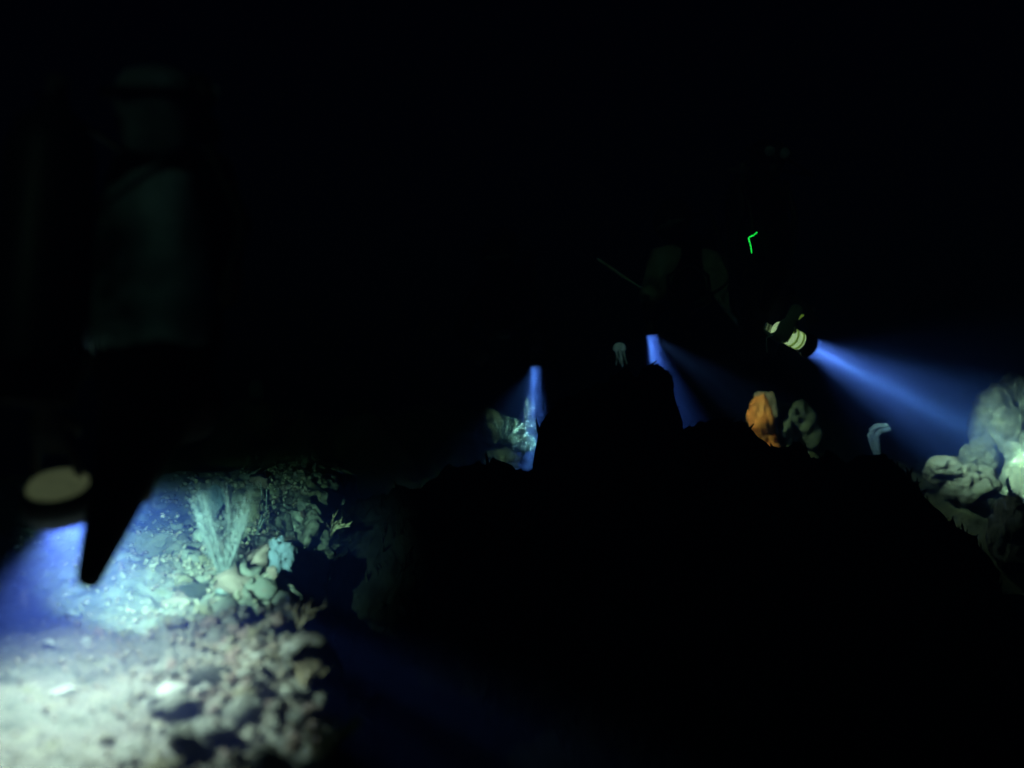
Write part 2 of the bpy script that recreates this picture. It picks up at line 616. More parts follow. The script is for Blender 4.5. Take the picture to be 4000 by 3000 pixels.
o['kind'] = 'stuff'


def on_ledge(u, v):
    """where the sight line through a photograph point meets the ledge top"""
    for k in range(900):
        d_ = 2.0 + k * .004
        p_ = P(u, v, d_)
        if p_.z <= ledge_z(p_.x, p_.y):
            return p_
    return P(u, v, 4.0)


# dark oval lump; the two smaller lumps stand in for crevice shade
p = on_ledge(830, 2690)
one_rock('dark_lump', p + Vector((0, .02, .015)), (.062, .03, .030), 3, M['lump_dark'], 'black oval lump lying low down on the lit reef', 'stone', rough=.15, sub=4, rot=.25)
p = on_ledge(1040, 2310)
one_rock('dark_lump', p + Vector((0, .02, .01)), (.028, .03, .024), 4, M['lump_dark'], 'small black lump as crevice shade just below the pale blue sponge', 'stone', rough=.25, sub=4)
p = on_ledge(745, 2330)
one_rock('dark_lump', p + Vector((0, .02, .01)), (.06, .03, .026), 8, M['lump_dark'], 'long black lump as crevice shade at the foot of the sea plume, left side', 'stone', rough=.3, sub=4, rot=.4)
p = on_ledge(1070, 2230)
one_rock('barrel_sponge', p + Vector((0, .03, .03)), (.055, .045, .06), 12, M['sponge_blue'], 'pale blue lumpy sponge near the right edge of the lit reef', 'sponge', rough=.3, freq=2.5)
p = on_ledge(815, 2010)
one_rock('round_sponge', p + Vector((0, .03, .04)), (.05, .05, .055), 15, M['sponge_blue'], 'round pale sponge behind the top of the feathery sea plume', 'sponge', rough=.25, freq=2.0)
p = on_ledge(985, 2040)
one_rock('ochre_sponge', p + Vector((0, .03, .03)), (.035, .03, .05), 17, M['stone_ochre'], 'small ochre sponge right of the feathery sea plume', 'sponge', rough=.3, freq=2.0)


# ------------------------------------------------------------------ branching growths
def branch_tree(mb_list, base, direction, length, r0, depth, rng, spread=.5, seg=5, ratio=.7, kids=3, plane=None):
    """one tapered limb as its own MB appended to the list; twigs go on the same MB"""
    mb = MB()

    def limb(p, dv, ln, r, dep, out):
        pts = [p]
        q = p.copy()
        dd = dv.copy()
        n = 4
        for k in range(n):
            dd = (dd + Vector((rng.gauss(0, .10), rng.gauss(0, .05), rng.gauss(0, .08)))).normalized()
            q = q + dd * ln / n
            pts.append(q.copy())
        out.tube(pts, [r * (1 - .12 * i) for i in range(n + 1)], seg=seg, cap=False)
        if dep > 0:
            for k in range(kids):
                at = pts[1 + (k * (n - 1)) // max(kids - 1, 1)] if kids > 1 else pts[-1]
                sgn = -1 if k % 2 else 1
                a = spread * rng.uniform(.6, 1.3) * sgn
                nd = Vector((dd.x * math.cos(a) + dd.z * math.sin(a), dd.y + rng.gauss(0, .22), -dd.x * math.sin(a) + dd.z * math.cos(a))).normalized()
                limb(at, nd, ln * ratio * rng.uniform(.75, 1.15), r * .68, dep - 1, out)
    limb(base, direction, length, r0, depth, mb)
    mb_list.append(mb)


# feathery sea plume
rng = random.Random(4)
base = on_ledge(875, 2290)
t = thing('sea_plume', base, 'tall feathery grey-blue sea plume fanning upwards on the lit reef', 'sea plume')
mb = MB().lathe([(-.02, .03), (0, .022), (.02, .010), (.03, .006)], base, (0, 0, 1), 10)
part('holdfast', mb.mesh('holdfast'), M['plume'], t)
for k in range(13):
    a = (k - 6) / 6 * .40 + rng.gauss(0, .03)
    dv = Vector((math.sin(a) - .03, rng.gauss(0, .18), math.cos(a))).normalized()
    L = rng.uniform(.22, .31)
    mb = MB()
    pts, q, dd = [base + Vector((0, 0, .01))], base + Vector((0, 0, .01)), dv
    for j in range(8):
        dd = (dd + Vector((rng.gauss(0, .05) + .02 * a, rng.gauss(0, .05), .03))).normalized()
        q = q + dd * L / 8
        pts.append(q.copy())
    mb.tube(pts, [.0028 - .0002 * i for i in range(9)], seg=4, cap=False)
    for j in range(46):                     # side barbs
        f = .12 + .88 * j / 46
        i0 = min(int(f * 8), 7)
        at = pts[i0].lerp(pts[i0 + 1], f * 8 - i0)
        sd = 1 if j % 2 else -1
        dd = Vector((sd * rng.uniform(.4, .9), rng.gauss(0, .35), rng.uniform(.5, 1.0))).normalized()
        ln = rng.uniform(.018, .04)
        mb.tube([at, at + dd * ln * .5, at + dd * ln + Vector((0, 0, ln * .2))], [.0011, .001, .0006], seg=3, cap=False)
    part('branch', mb.mesh('branch'), M['plume'], t)

# slender whip beside it
base = on_ledge(1000, 2090)
t = thing('sea_whip', base, 'thin pale sea whip with two stalks right of the sea plume', 'sea whip')
for (du, dv_) in ((18, 0), (42, -25)):
    top_ = P(1000 + du, 1885 - dv_, base.y)
    mid = (base + top_) / 2 + Vector((.018, 0, -.01))
    part('stalk', MB().tube([base + Vector((0, 0, -.01)), base.lerp(mid, .5), mid, mid.lerp(top_, .6), top_], [.0035, .003, .003, .0028, .0022], seg=6).mesh('stalk'), M['plume'], t)

# spiky twig corals along the ragged edge
for (u, v, u2, v2, lab) in ((1180, 2700, 1228, 2580, 'ochre twig coral jutting up from the middle of the ragged reef edge'),
                            (1250, 2960, 1336, 2800, 'larger ochre twig coral at the bottom of the ragged reef edge'),
                            (1170, 2440, 1196, 2380, 'short ochre twig coral high on the ragged reef edge'),
                            (1290, 2080, 1345, 2030, 'dim olive twig coral on the far tip of the lit reef')):
    b = on_ledge(u, v)
    q = P(u2, v2, b.y)
    t = thing('twig_coral', b, lab, 'coral', 'twig corals along the reef edge')
    for k in range(9):
        e = q + Vector((rng.gauss(-.02, .03), rng.gauss(0, .03), rng.gauss(-.018, .015)))
        m_ = b.lerp(e, .5) + Vector((rng.gauss(0, .006), 0, .006))
        mb = MB().tube([b + Vector((0, 0, -.01)), m_, e], [.007, .0055, .002], seg=5, cap=False)
        for j in range(3):
            s_ = m_.lerp(e, rng.random() * .8)
            dd = ((e - b).normalized() + Vector((rng.gauss(0, .5), rng.gauss(0, .5), rng.gauss(0, .4)))).normalized()
            mb.tube([s_, s_ + dd * .014, s_ + dd * .028], [.003, .0025, .001], seg=4, cap=False)
        part('twig', mb.mesh('twig'), M['twig'], t)

# ------------------------------------------------------------------ far growths behind the ridge
p = P(1918, 1665, 5.70)
one_rock('brain_coral', p, (.058, .05, .085), 56, M['coral_olive'], 'olive brown coral head beside the pale branching coral', 'coral', rough=.16, freq=3.2)
p = P(1950, 1810, 5.8)
one_rock('brain_coral', p, (.10, .08, .07), 53, M['coral_olive'], 'low olive coral lump under the pale branching coral', 'coral', rough=.2, freq=2.6)


def branching_coral(name, u, v, d_, stems, label, mat, rng, lscale=1.0, rad=.0045, dep=2):
    b = P(u, v, d_)
    t = thing(name, b, label, 'coral')
    for (ang, ln) in stems:
        lst = []
        branch_tree(lst, b, Vector((math.sin(ang), rng.gauss(0, .15), math.cos(ang))).normalized(), ln * lscale, rad, dep, rng, spread=.55, seg=5, ratio=.5, kids=4)
        part('branch', lst[0].mesh('branch'), mat, t)
    return t


rng = random.Random(21)
branching_coral('branching_coral', 1962, 1735, 5.56, [(.70, .15), (.35, .10), (1.05, .10), (-.1, .08)], 'pale blue branching coral lit by the torch beam', M['plume_white'], rng, rad=.0045)
branching_coral('bushy_coral', 2045, 1775, 5.55, [(-.7, .07), (-.3, .08), (0.05, .09), (.35, .08), (.7, .07), (.9, .06)], 'small bushy pale blue coral at the foot of the torch beam', M['plume_white'], rng, rad=.004)

one_rock('coral_lump', P(1000, 1525, 6.1), (.034, .03, .052), 61, M['coral_pale'], 'dim pale blue coral knob alone in the dark, left of centre', 'coral', rough=.3, sub=4, rot=.5)
one_rock('coral_lump', P(1410, 1592, 6.0), (.06, .04, .04), 62, M['coral_olive'], 'dim olive coral knob in the dark between the lit reef and the corals', 'coral', rough=.4, sub=4)
one_rock('coral_lump', P(1180, 1648, 5.8), (.03, .02, .016), 63, M['stone_pink'], 'tiny dim pinkish coral knob in the dark left of centre', 'coral', rough=.4, sub=4)

# orange sponge: a leaning fan with a pale grey inner face
def plate(name, outline, d_, thick, seed, mat, root):
    """a thick uneven plate from an outline given as photograph points at distance d_"""
    bm = bmesh.new()
    vs = [bm.verts.new(P(u, v, d_)) for (u, v) in outline]
    f = bm.faces.new(vs)
    bmesh.ops.triangulate(bm, faces=[f])
    bmesh.ops.subdivide_edges(bm, edges=bm.edges, cuts=3, use_grid_fill=True)
    bmesh.ops.triangulate(bm, faces=bm.faces)
    bmesh.ops.subdivide_edges(bm, edges=bm.edges, cuts=1, use_grid_fill=True)
    bmesh.ops.recalc_face_normals(bm, faces=bm.faces)
    r = bmesh.ops.extrude_face_region(bm, geom=bm.faces[:])
    ex_v = [g for g in r['geom'] if isinstance(g, bmesh.types.BMVert)]
    for q in ex_v:
        q.co.y += thick
    bmesh.ops.recalc_face_normals(bm, faces=bm.faces)
    v = np.array([q.co[:] for q in bm.verts])
    cx, cz = v[:, 0].mean(), v[:, 2].mean()
    dd = thick * .5 * fbm(v * 16, 3, seed)
    bulge = -thick * .9 * np.exp(-((v[:, 0] - cx) ** 2 + (v[:, 2] - cz) ** 2) / .004)
    v[:, 1] += dd + bulge * (v[:, 1] < d_ + thick * .5)
    v[:, 0] += .006 * fbm(v * 35 + 5, 2, seed + 1)
    v[:, 2] += .006 * fbm(v * 35 + 9, 2, seed + 2)
    for q, c in zip(bm.verts, v):
        q.co = c
    me = bpy.data.meshes.new(name)
    bm.to_mesh(me)
    bm.free()
    return part(name, me, mat, root)


SD = 5.35
t = thing('orange_sponge', P(3000, 1740, SD), 'orange fan-shaped sponge standing on the dark reef ridge', 'sponge')
plate('fan', [(2925, 1610), (2945, 1570), (2960, 1545), (2985, 1540), (3005, 1580), (3018, 1640), (3030, 1720), (3030, 1790), (2990, 1780), (2945, 1700), (2925, 1650)], SD, .045, 5, M['sponge_orange'], t)
o = plate('rim', [(2950, 1545), (2965, 1528), (3000, 1534), (3020, 1532), (3028, 1560), (3034, 1640), (3044, 1740), (3030, 1790), (3020, 1700), (3005, 1600), (2990, 1552)], SD + .02, .04, 8, M['rim'], t)
o['label'] = 'pale grey rim of the orange sponge'
plate('stalk', [(2985, 1720), (3040, 1720), (3060, 1840), (2970, 1840)], SD + .01, .05, 18, M['sponge_orange'], t)
one_rock('grey_rock', P(3085, 1680, 5.45), (.095, .08, .115), 71, M['stone_grey'], 'grey rock leaning against the right side of the orange sponge', 'rock', rough=.4)
one_rock('grey_rock', P(3155, 1700, 5.42), (.05, .05, .06), 73, M['stone_grey'], 'small grey rock with a pale ledge right of the sponge rock', 'rock', rough=.5)
# pale tube sponge further right
b = P(3432, 1775, 5.0)
t = thing('tube_sponge', b, 'small pale violet-blue tube sponge with bent tubes on the dark ridge', 'sponge')
for pts in ([(3432, 1790), (3428, 1740), (3412, 1705), (3405, 1680), (3425, 1666), (3462, 1664)], [(3432, 1790), (3426, 1730), (3424, 1700), (3440, 1684), (3470, 1678)],
            [(3425, 1780), (3408, 1740), (3398, 1700)]):
    q = [P(u, v, 5.0) for u, v in pts]
    part('tube', MB().tube(q, [.012, .012, .013, .014, .014, .013][:len(q)], seg=10).mesh('tube'), M['tube_blue'], t)

# the rocks under the right-hand torch beam
RR = [(4060, 1830, 5.25, (.22, .16, .17), 81, 'big cream rock in the brightest part of the right torch beam'),
      (3960, 1640, 5.38, (.17, .18, .20), 82, 'tall pale rock above the brightest spot at the right edge'),
      (3690, 1835, 5.05, (.09, .08, .055), 83, 'pale ledge rock sticking out furthest left at the right edge'),
      (3790, 1900, 5.0, (.10, .09, .09), 84, 'grey layered rock below the pale ledge rock'),
      (3960, 2080, 4.75, (.11, .10, .15), 85, 'lowest cream rock at the right edge of the picture'),
      (3830, 1790, 5.3, (.09, .09, .09), 86, 'rounded grey rock between the ledge rock and the big cream rock'),
      (4120, 2040, 5.0, (.2, .2, .3), 87, 'broad cream rock cut off by the right edge, below the beam')]
for (u, v, d_, s_, sd, lab) in RR:
    one_rock('boulder', P(u, v, d_), s_, sd, M['stone_lit'], lab, 'rock', 'rocks under the right torch beam', rough=.30, freq=1.6, rot=sd)


# ------------------------------------------------------------------ torches
def torch(name, lens_pos, axis, R, L, label, mats=('rubber', 'rubber'), hl=2.4, bw=.56):
    """hand torch: lens_pos is the middle of the glass, axis the way it shines"""
    a = Vector(axis).normalized()
    lp = Vector(lens_pos)
    t = thing(name, lp - a * L, label, 'torch')
    hd = MB().lathe([(-R * hl, R * (bw + .06)), (-R * hl * .75, R * (bw + .12)), (-R * hl * .5, R * .98), (-R * .2, R * 1.08), (.004, R * 1.08), (.004, R * .93), (-.006, R * .9)], lp, a)
    h = part('head', hd.mesh('head'), M[mats[0]], t)
    br = MB().lathe([(-L, R * .3), (-L + .004, R * bw * .9), (-L + .02, R * bw), (-L * .5, R * bw), (-R * (hl - .05), R * bw)], lp, a)
    part('barrel', br.mesh('barrel'), M[mats[1]], t)
    ln = MB().lathe([(-.010, R * .2), (-.005, R * .85), (-.003, R * .9), (-.002, R * .5)], lp, a)
    subpart('lens', ln.mesh('lens'), M['lens'], h)
    return t, a, lp


def lamp(root, kind, pos, axis, power, color, size=.02, spread=10, angle=60, blend=.5):
    l = bpy.data.lights.new('lamp', kind)
    l.energy = power
    l.color = color
    if kind == 'AREA':
        l.shape = 'DISK'
        l.size = size
        l.spread = math.radians(spread)
    else:
        l.spot_size = math.radians(angle)
        l.spot_blend = blend
        l.shadow_soft_size = size
    o = bpy.data.objects.new('lamp', l)
    C.objects.link(o)
    o.parent = root
    o.location = Vector(pos) - Vector(root.location)
    o.rotation_euler = Vector(axis).to_track_quat('-Z', 'Y').to_euler()
    return o


COOL = (.80, .92, 1.0)
# near torch at the left
LP = P(240, 1968, 2.5)
AX = Vector((.0, .42, -.91)).normalized()
LAX = Vector((-.02, .96, -.25)).normalized()
t = thing('lantern_torch', LP - AX * .06, 'wide-headed torch with a pale round back, pointing down at the reef', 'torch')
TA = t
part('head', MB().lathe([(-.048, .066), (-.040, .080), (-.012, .084), (.020, .084), (.021, .076), (-.040, .070), (-.042, .03)], LP, AX, 40).mesh('head'), M['rubber'], t)
o = part('rear_cap', MB().lathe([(-.066, .02), (-.064, .046), (-.058, .062), (-.050, .068), (-.044, .068)], LP, AX, 40).mesh('rear_cap'), M['capglow'], t)
o['label'] = 'pale beige round back plate, reflected light put in as a dim glow'
hm = MB().tube([LP - AX * .060 + Vector((-.05, 0, .02)), LP - AX * .10 + Vector((-.04, 0, .05)), LP - AX * .115 + Vector((.0, 0, .062)), LP - AX * .10 + Vector((.04, 0, .05)), LP - AX * .060 + Vector((.05, 0, .02))], .011, seg=10)
part('handle', hm.mesh('handle'), M['rubber'], t)
part('lens', MB().lathe([(-.039, .01), (-.037, .05), (-.036, .066), (-.035, .02)], LP, AX, 30).mesh('lens'), M['lens'], t)
lamp(t, 'SPOT', LP - AX * .025, LAX, 640, (.64, .87, 1.0), size=.008, angle=54, blend=.8)
lamp(t, 'SPOT', LP + AX * .024, Vector((.10, .18, -1)).normalized(), 125, (.87, .89, 1.0), size=.012, angle=116, blend=.6)  # second wide lamp added to brighten the near reef

# torch of the swimmer left of centre
LB = P(2092, 1428, 5.6)
AB = Vector((-.03, .0, -1)).normalized()
tB, AB, LB = torch('dive_torch', LB, AB, .029, .19, 'black torch pointing straight down above the pale branching coral')
lamp(tB, 'AREA', LB + AB * .005, AB, 5.0, (.62, .70, 1.0), size=.054, spread=32)
lamp(tB, 'AREA', LB + AB * .006 + Vector((-.010, 0, 0)), AB, 1.8, COOL, size=.018, spread=8)
lamp(tB, 'SPOT', LB + AB * .008, Vector((-.38, .05, -1)).normalized(), 26, (.72, .84, 1.0), size=.02, angle=66, blend=1)

# torch of the swimmer right of centre
LC = P(2546, 1304, 5.0)
AC = Vector((.14, .02, -1)).normalized()
tC, AC, LC = torch('dive_torch', LC, AC, .027, .18, 'black torch pointing down below the olive-sleeved swimmer')
lamp(tC, 'AREA', LC + AC * .005, AC, 4.5, (.60, .66, 1.0), size=.054, spread=18)
lamp(tC, 'AREA', LC + AC * .006, Vector((.32, .02, -1)).normalized(), 2.2, (.60, .66, 1.0), size=.04, spread=36)
lamp(tC, 'AREA', LC + AC * .006 + Vector((-.012, 0, 0)), AC, 2.4, COOL, size=.020, spread=8)
lamp(tC, 'SPOT', LC + AC * .008, (P(2990, 1620, 5.35) - LC).normalized(), 62, (1.0, .90, .85), size=.02, angle=26, blend=1)  # narrow lamp added off the torch axis to brighten the orange sponge

# torch of the right-hand swimmer
LD = P(3160, 1352, 4.6)
LDt = P(4230, 1905, 5.25)
AD = (LDt - LD).normalized()
tD, AD, LD = torch('dive_torch', LD, AD, .046, .185, 'torch in a pale glove shining to the right, glow added to its barrel', ('rubber', 'barrelglow'), 1.1, .80)
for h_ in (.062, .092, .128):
    part('band', MB().lathe([(-h_ - .005, .0375), (-h_ - .004, .0395), (-h_ + .004, .0395), (-h_ + .005, .0375)], LD, AD, 28).mesh('band'), M['streakglow'], tD)  # invented glowing rings that imitate bright streaks
part('glow_loop', MB().tube([P(3136, 1232, 4.5), P(3118, 1244, 4.5), P(3098, 1252, 4.5), P(3094, 1268, 4.5), P(3100, 1300, 4.5)], [.005, .006, .005, .004, .003], seg=6).mesh('glow_loop'), M['streakglow'], tD)  # invented glowing hook that imitates a bright streak
lamp(tD, 'AREA', LD + AD * .006, AD, 14, (.74, .78, 1.0), size=.086, spread=34)
lamp(tD, 'AREA', LD + AD * .007, AD, 3.5, COOL, size=.03, spread=10)
lamp(tD, 'SPOT', LD + AD * .010, AD, 32, (.88, .80, 1.0), size=.03, angle=75, blend=1)


# ------------------------------------------------------------------ swimmers
def hand_mesh(barrel_c, axis, toward, br=.018, sc=1.0, flip=1):
    """glove with five bent fingers closed round a bar; axis: along the bar (thumb side), toward: wrist to knuckles"""
    Yv = Vector(axis).normalized() * flip
    Xv = Vector(toward)
    Xv = (Xv - Yv * Xv.dot(Yv)).normalized()
    Zv = Xv.cross(Yv)
    if Zv.y > 0:
        Zv = -Zv                  # back of the hand towards the viewer
    O = Vector(barrel_c) - Xv * .062 * sc + Zv * (br + .016 * sc)

    def Q(x, y, z):
        return O + Xv * x * sc + Yv * y * sc + Zv * z * sc
    mb = MB()
    mb.ellipsoid(Q(.040, 0, -.002), (Xv * .050 * sc, Yv * .043 * sc, Zv * .017 * sc))
    mb.tube([Q(-.05, 0, 0), Q(-.01, 0, 0), Q(.02, 0, -.002)], [.028 * sc, .027 * sc, .022 * sc], seg=10)
    k = br / sc
    for i, (y, l) in enumerate(((.031, .95), (.010, 1.05), (-.011, 1.0), (-.031, .82))):
        mb.tube([Q(.060, y * .9, 0), Q(.083, y, -.004), Q(.083 + .018 * l, y, -.014 - k * .6), Q(.080 + .012 * l, y, -.020 - 2 * k), Q(.060, y, -.026 - 2.2 * k)],
                [.0105 * sc, .0105 * sc, .0100 * sc, .0092 * sc, .0080 * sc], seg=8)
    mb.tube([Q(.015, .028, -.006), Q(.034, .052, -.016), Q(.050, .056, -.024 - k), Q(.066, .050, -.022 - 1.6 * k)], [.0130 * sc, .0125 * sc, .011 * sc, .009 * sc], seg=8)
    return mb, O


def diver(label, J, mats, face, tank=True, scale=1.0, fins=True, radii=None):
    """J: joints in world coordinates; body as one continuous mesh; worn gear as parts"""
    names = ['pelvis', 'belly', 'chest', 'neck', 'head', 'crown',
             'shL', 'elL', 'wrL', 'shR', 'elR', 'wrR',
             'hipL', 'knL', 'anL', 'toL', 'hipR', 'knR', 'anR', 'toR']
    J = {k: Vector(v) for k, v in J.items()}
    hd = (J['head'] - J['neck']).normalized()
    J['crown'] = J['head'] + hd * .085 * scale
    s = scale
    rad = dict(pelvis=.135, belly=.125, chest=.145, neck=.060, head=.098, crown=.075, shL=.075, shR=.075, elL=.045, elR=.045, wrL=.031, wrR=.031,
               hipL=.098, hipR=.098, knL=.060, knR=.060, anL=.042, anR=.042, toL=.034, toR=.034)
    rad.update(radii or {})
    ed = [('pelvis', 'belly'), ('belly', 'chest'), ('chest', 'neck'), ('neck', 'head'), ('head', 'crown'),
          ('chest', 'shL'), ('shL', 'elL'), ('elL', 'wrL'), ('chest', 'shR'), ('shR', 'elR'), ('elR', 'wrR'),
          ('pelvis', 'hipL'), ('hipL', 'knL'), ('knL', 'anL'), ('anL', 'toL'), ('pelvis', 'hipR'), ('hipR', 'knR'), ('knR', 'anR'), ('anR', 'toR')]
    idx = {n: i for i, n in enumerate(names)}
    pts = [J[n] for n in names]
    me = skin_mesh('body', pts, [(idx[a], idx[b]) for a, b in ed], [rad[n] * s for n in names])
    root = thing('person', J['pelvis'], label, 'person')
    part('body', me, M[mats['suit']], root)
    face = Vector(face).normalized()
    spine = (J['chest'] - J['pelvis']).normalized()
    right = spine.cross(face).normalized()
    front = right.cross(spine).normalized()          # chest side
    # jacket: a shell round chest and belly with shoulder straps
    jm = skin_mesh('jacket', [J['pelvis'] + spine * .05 * s, J['belly'], J['chest'], J['chest'] + spine * .08 * s,
                              J['chest'].lerp(J['shL'], .75), J['chest'].lerp(J['shR'], .75)],
                   [(0, 1), (1, 2), (2, 3), (2, 4), (2, 5)], [.150 * s, .148 * s, .165 * s, .10 * s, .095 * s, .095 * s])
    jk = part('jacket', jm, M[mats['jacket']], root)
    for sg in (-1, 1):
        sp = [J['chest'] + right * sg * .09 * s + front * .12 * s - spine * .16 * s, J['chest'] + right * sg * .10 * s + front * .155 * s, J['chest'] + right * sg * .10 * s + front * .06 * s + spine * .15 * s]
        subpart('strap', MB().tube(sp, .016 * s, seg=6).mesh('strap'), M['rubber'], jk)
    # sleeves of another colour
    if mats.get('sleeve'):
        for sd in 'LR':
            part('sleeve', MB().tube([J['chest'].lerp(J['sh' + sd], .8), J['sh' + sd], J['sh' + sd].lerp(J['el' + sd], .5), J['el' + sd], J['el' + sd].lerp(J['wr' + sd], .5), J['wr' + sd]],
                                     [.088 * s, .088 * s, .074 * s, .060 * s, .056 * s, .044 * s], seg=14).mesh('sleeve'), M[mats['sleeve']], root)
    if mats.get('hood'):
        part('hood', skin_mesh('hood', [J['neck'] - hd * .03 * s, J['neck'].lerp(J['head'], .5), J['head'], J['crown']], [(0, 1), (1, 2), (2, 3)], [.088 * s, .080 * s, .103 * s, .080 * s]), M[mats['hood']], root)
    # mask with two panes, regulator with hose
    hf = (face - hd * face.dot(hd)).normalized()
    hr = hd.cross(hf).normalized()
    hc = J['head'] + hd * .02 * s
    mk = part('mask', MB().ellipsoid(hc + hf * .088 * s, (hr * .078 * s, hd * .046 * s, hf * .034 * s), 18, 10).mesh('mask'), M['rubber'], root)
    for sg in (-1, 1):
        subpart('pane', MB().ellipsoid(hc + hf * .116 * s + hr * sg * .034 * s, (hr * .027 * s, hd * .025 * s, hf * .009 * s), 14, 8).mesh('pane'), M['maskglass'], mk)
    subpart('strap', MB().tube([hc + hr * .075 * s + hf * .06 * s, hc + hr * .105 * s - hf * .0 * s, hc + hr * .06 * s - hf * .095 * s, hc - hr * .06 * s - hf * .095 * s, hc - hr * .105 * s, hc - hr * .075 * s + hf * .06 * s], .010 * s, seg=6).mesh('strap'), M['rubber'], mk)
    part('nose', MB().ellipsoid(hc + hf * .104 * s - hd * .026 * s, (hr * .016 * s, hd * .022 * s, hf * .020 * s), 10, 6).mesh('nose'), M['rubber'], root)
    rg = hc + hf * .108 * s - hd * .078 * s
    r_ = part('regulator', MB().lathe([(-.03 * s, .018 * s), (0, .032 * s), (.018 * s, .034 * s), (.026 * s, .022 * s)], rg, hf, 16).mesh('regulator'), M['rubber'], root)
    if tank:
        tc = J['chest'].lerp(J['belly'], .45) - front * .235 * s
        tk = part('tank', MB().lathe([(-.31 * s, .04), (-.30 * s, .080 * s), (-.27 * s, .090 * s), (.20 * s, .090 * s), (.26 * s, .070 * s), (.29 * s, .032 * s), (.31 * s, .028 * s)], tc, spine, 24).mesh('tank'), M['tank'], root)
        subpart('boot', MB().lathe([(-.325 * s, .05), (-.32 * s, .088 * s), (-.25 * s, .096 * s), (-.24 * s, .092 * s)], tc, spine, 24).mesh('boot'), M['suit'], tk)
        vp = tc + spine * .33 * s
        subpart('valve', MB().lathe([(-.03 * s, .022 * s), (.03 * s, .022 * s), (.035 * s, .012 * s)], vp, spine, 12).tube([vp - right * .06 * s, vp + right * .06 * s], .014 * s, seg=8).mesh('valve'), M['metal'], tk)
        subpart('hose', MB().tube([vp + right * .05 * s, vp + right * .20 * s + spine * .05 * s, J['neck'] + right * .20 * s + front * .08 * s, rg + hr * .12 * s, rg + hr * .03 * s], .008 * s, seg=6).mesh('hose'), M['rubber'], r_)
    if fins:
        for sd in 'LR':
            an, to = J['an' + sd], J['to' + sd]
            fd = (to - an).normalized()
            kn = J['kn' + sd]
            nr = fd.cross((kn - an).normalized())
            w = nr.normalized() if nr.length > .05 else right
            up_ = w.cross(fd).normalized()
            mb = MB()
            st = [(0, .045, .035), (.10, .050, .030), (.22, .062, .014), (.40, .085, .008), (.58, .100, .005), (.60, .092, .003)]
            base_ = len(mb.v)
            for (l, hw, th) in st:
                for (a_, b_) in ((-1, -.6), (-.5, -1), (.5, -1), (1, -.6), (1, .6), (.5, 1), (-.5, 1), (-1, .6)):
                    mb.v.append(an + fd * (l - .02) * s + w * a_ * hw * s + up_ * b_ * th * s)
            for i in range(len(st) - 1):
                for k in range(8):
                    q0 = i * 8 + k
                    q1 = i * 8 + (k + 1) % 8
                    mb.f.append((q0, q1, q1 + 8, q0 + 8))
            mb.f.append(tuple(range(7, -1, -1)))
            mb.f.append(tuple((len(st) - 1) * 8 + k for k in range(8)))
            part('fin', mb.mesh('fin'), M['rubber'], root)
    return root, J, spine, front, right


def open_glove(root, J, sd, mat, s=1.0):
    """a relaxed hand, slightly curled"""
    w, e = J['wr' + sd], J['el' + sd]
    f = (w - e).normalized()
    mb, O = hand_mesh(w + f * .075 * s, f.cross(Vector((0, 1, .2))).normalized(), f, br=.03, sc=s)
    part('glove', mb.mesh('glove'), M[mat], root)


# --- the near swimmer at the left, upright, holding the lantern torch at thigh height
HA = LP - AX * .113 + Vector((0, 0, .060))
J = dict(pelvis=P(570, 1560, 2.36), belly=P(590, 1250, 2.38), chest=P(625, 860, 2.40), neck=P(620, 590, 2.40), head=P(610, 400, 2.38),
         shR=P(470, 700, 2.38), elR=P(400, 1290, 2.44), wrR=HA + Vector((.012, -.02, .085)),
         shL=P(830, 720, 2.48), elL=P(880, 1180, 2.66), wrL=P(760, 1010, 2.72),
         hipR=P(555, 1620, 2.32), knR=P(338, 2285, 2.26), anR=P(525, 1890, 2.52), toR=P(560, 1790, 2.60),
         hipL=P(690, 1640, 2.42), knL=P(790, 1560, 2.84), anL=P(740, 1400, 3.15), toL=P(740, 1330, 3.25))
rA, J, sp, fr, rt = diver('upright swimmer in a dim grey-blue jacket behind the wide-headed torch', J, dict(suit='suit', jacket='jacket_grey', hood='hood'), (.75, .55, 0), radii=dict(hipR=.088, knR=.026))
mb, O = hand_mesh(HA, Vector((1, 0, 0)), HA - J['wrR'], br=.011, sc=.95)
part('glove', mb.mesh('glove'), M['glove'], rA)
open_glove(rA, J, 'L', 'glove')

# --- swimmer left of centre, nearly lost in the dark
J = dict(head=P(1945, 1230, 5.45), neck=P(1950, 1190, 5.60), chest=P(1965, 1150, 5.80), belly=P(1975, 1120, 6.05), pelvis=P(1985, 1090, 6.3),
         shR=P(2060, 1175, 5.75), elR=P(2120, 1300, 5.68), wrR=LB - AB * .12 + Vector((.012, .03, .075)),
         shL=P(1860, 1180, 5.75), elL=P(1800, 1290, 5.70), wrL=P(1850, 1360, 5.55),
         hipR=P(2030, 1090, 6.35), knR=P(2060, 1080, 6.8), anR=P(2060, 1010, 7.15), toR=P(2065, 1000, 7.3),
         hipL=P(1930, 1090, 6.35), knL=P(1900, 1090, 6.8), anL=P(1890, 1030, 7.15), toL=P(1885, 1010, 7.3))
rB, J, sp, fr, rt = diver('dark swimmer left of centre, face down, torch held below', J, dict(suit='suit', jacket='jacket'), (0, -.75, -.65), scale=.95)
mb, O = hand_mesh(LB - AB * .12, AB, (LB - AB * .12) - J['elR'], br=.017, sc=.95)
part('glove', mb.mesh('glove'), M['glove'], rB)
open_glove(rB, J, 'L', 'glove')

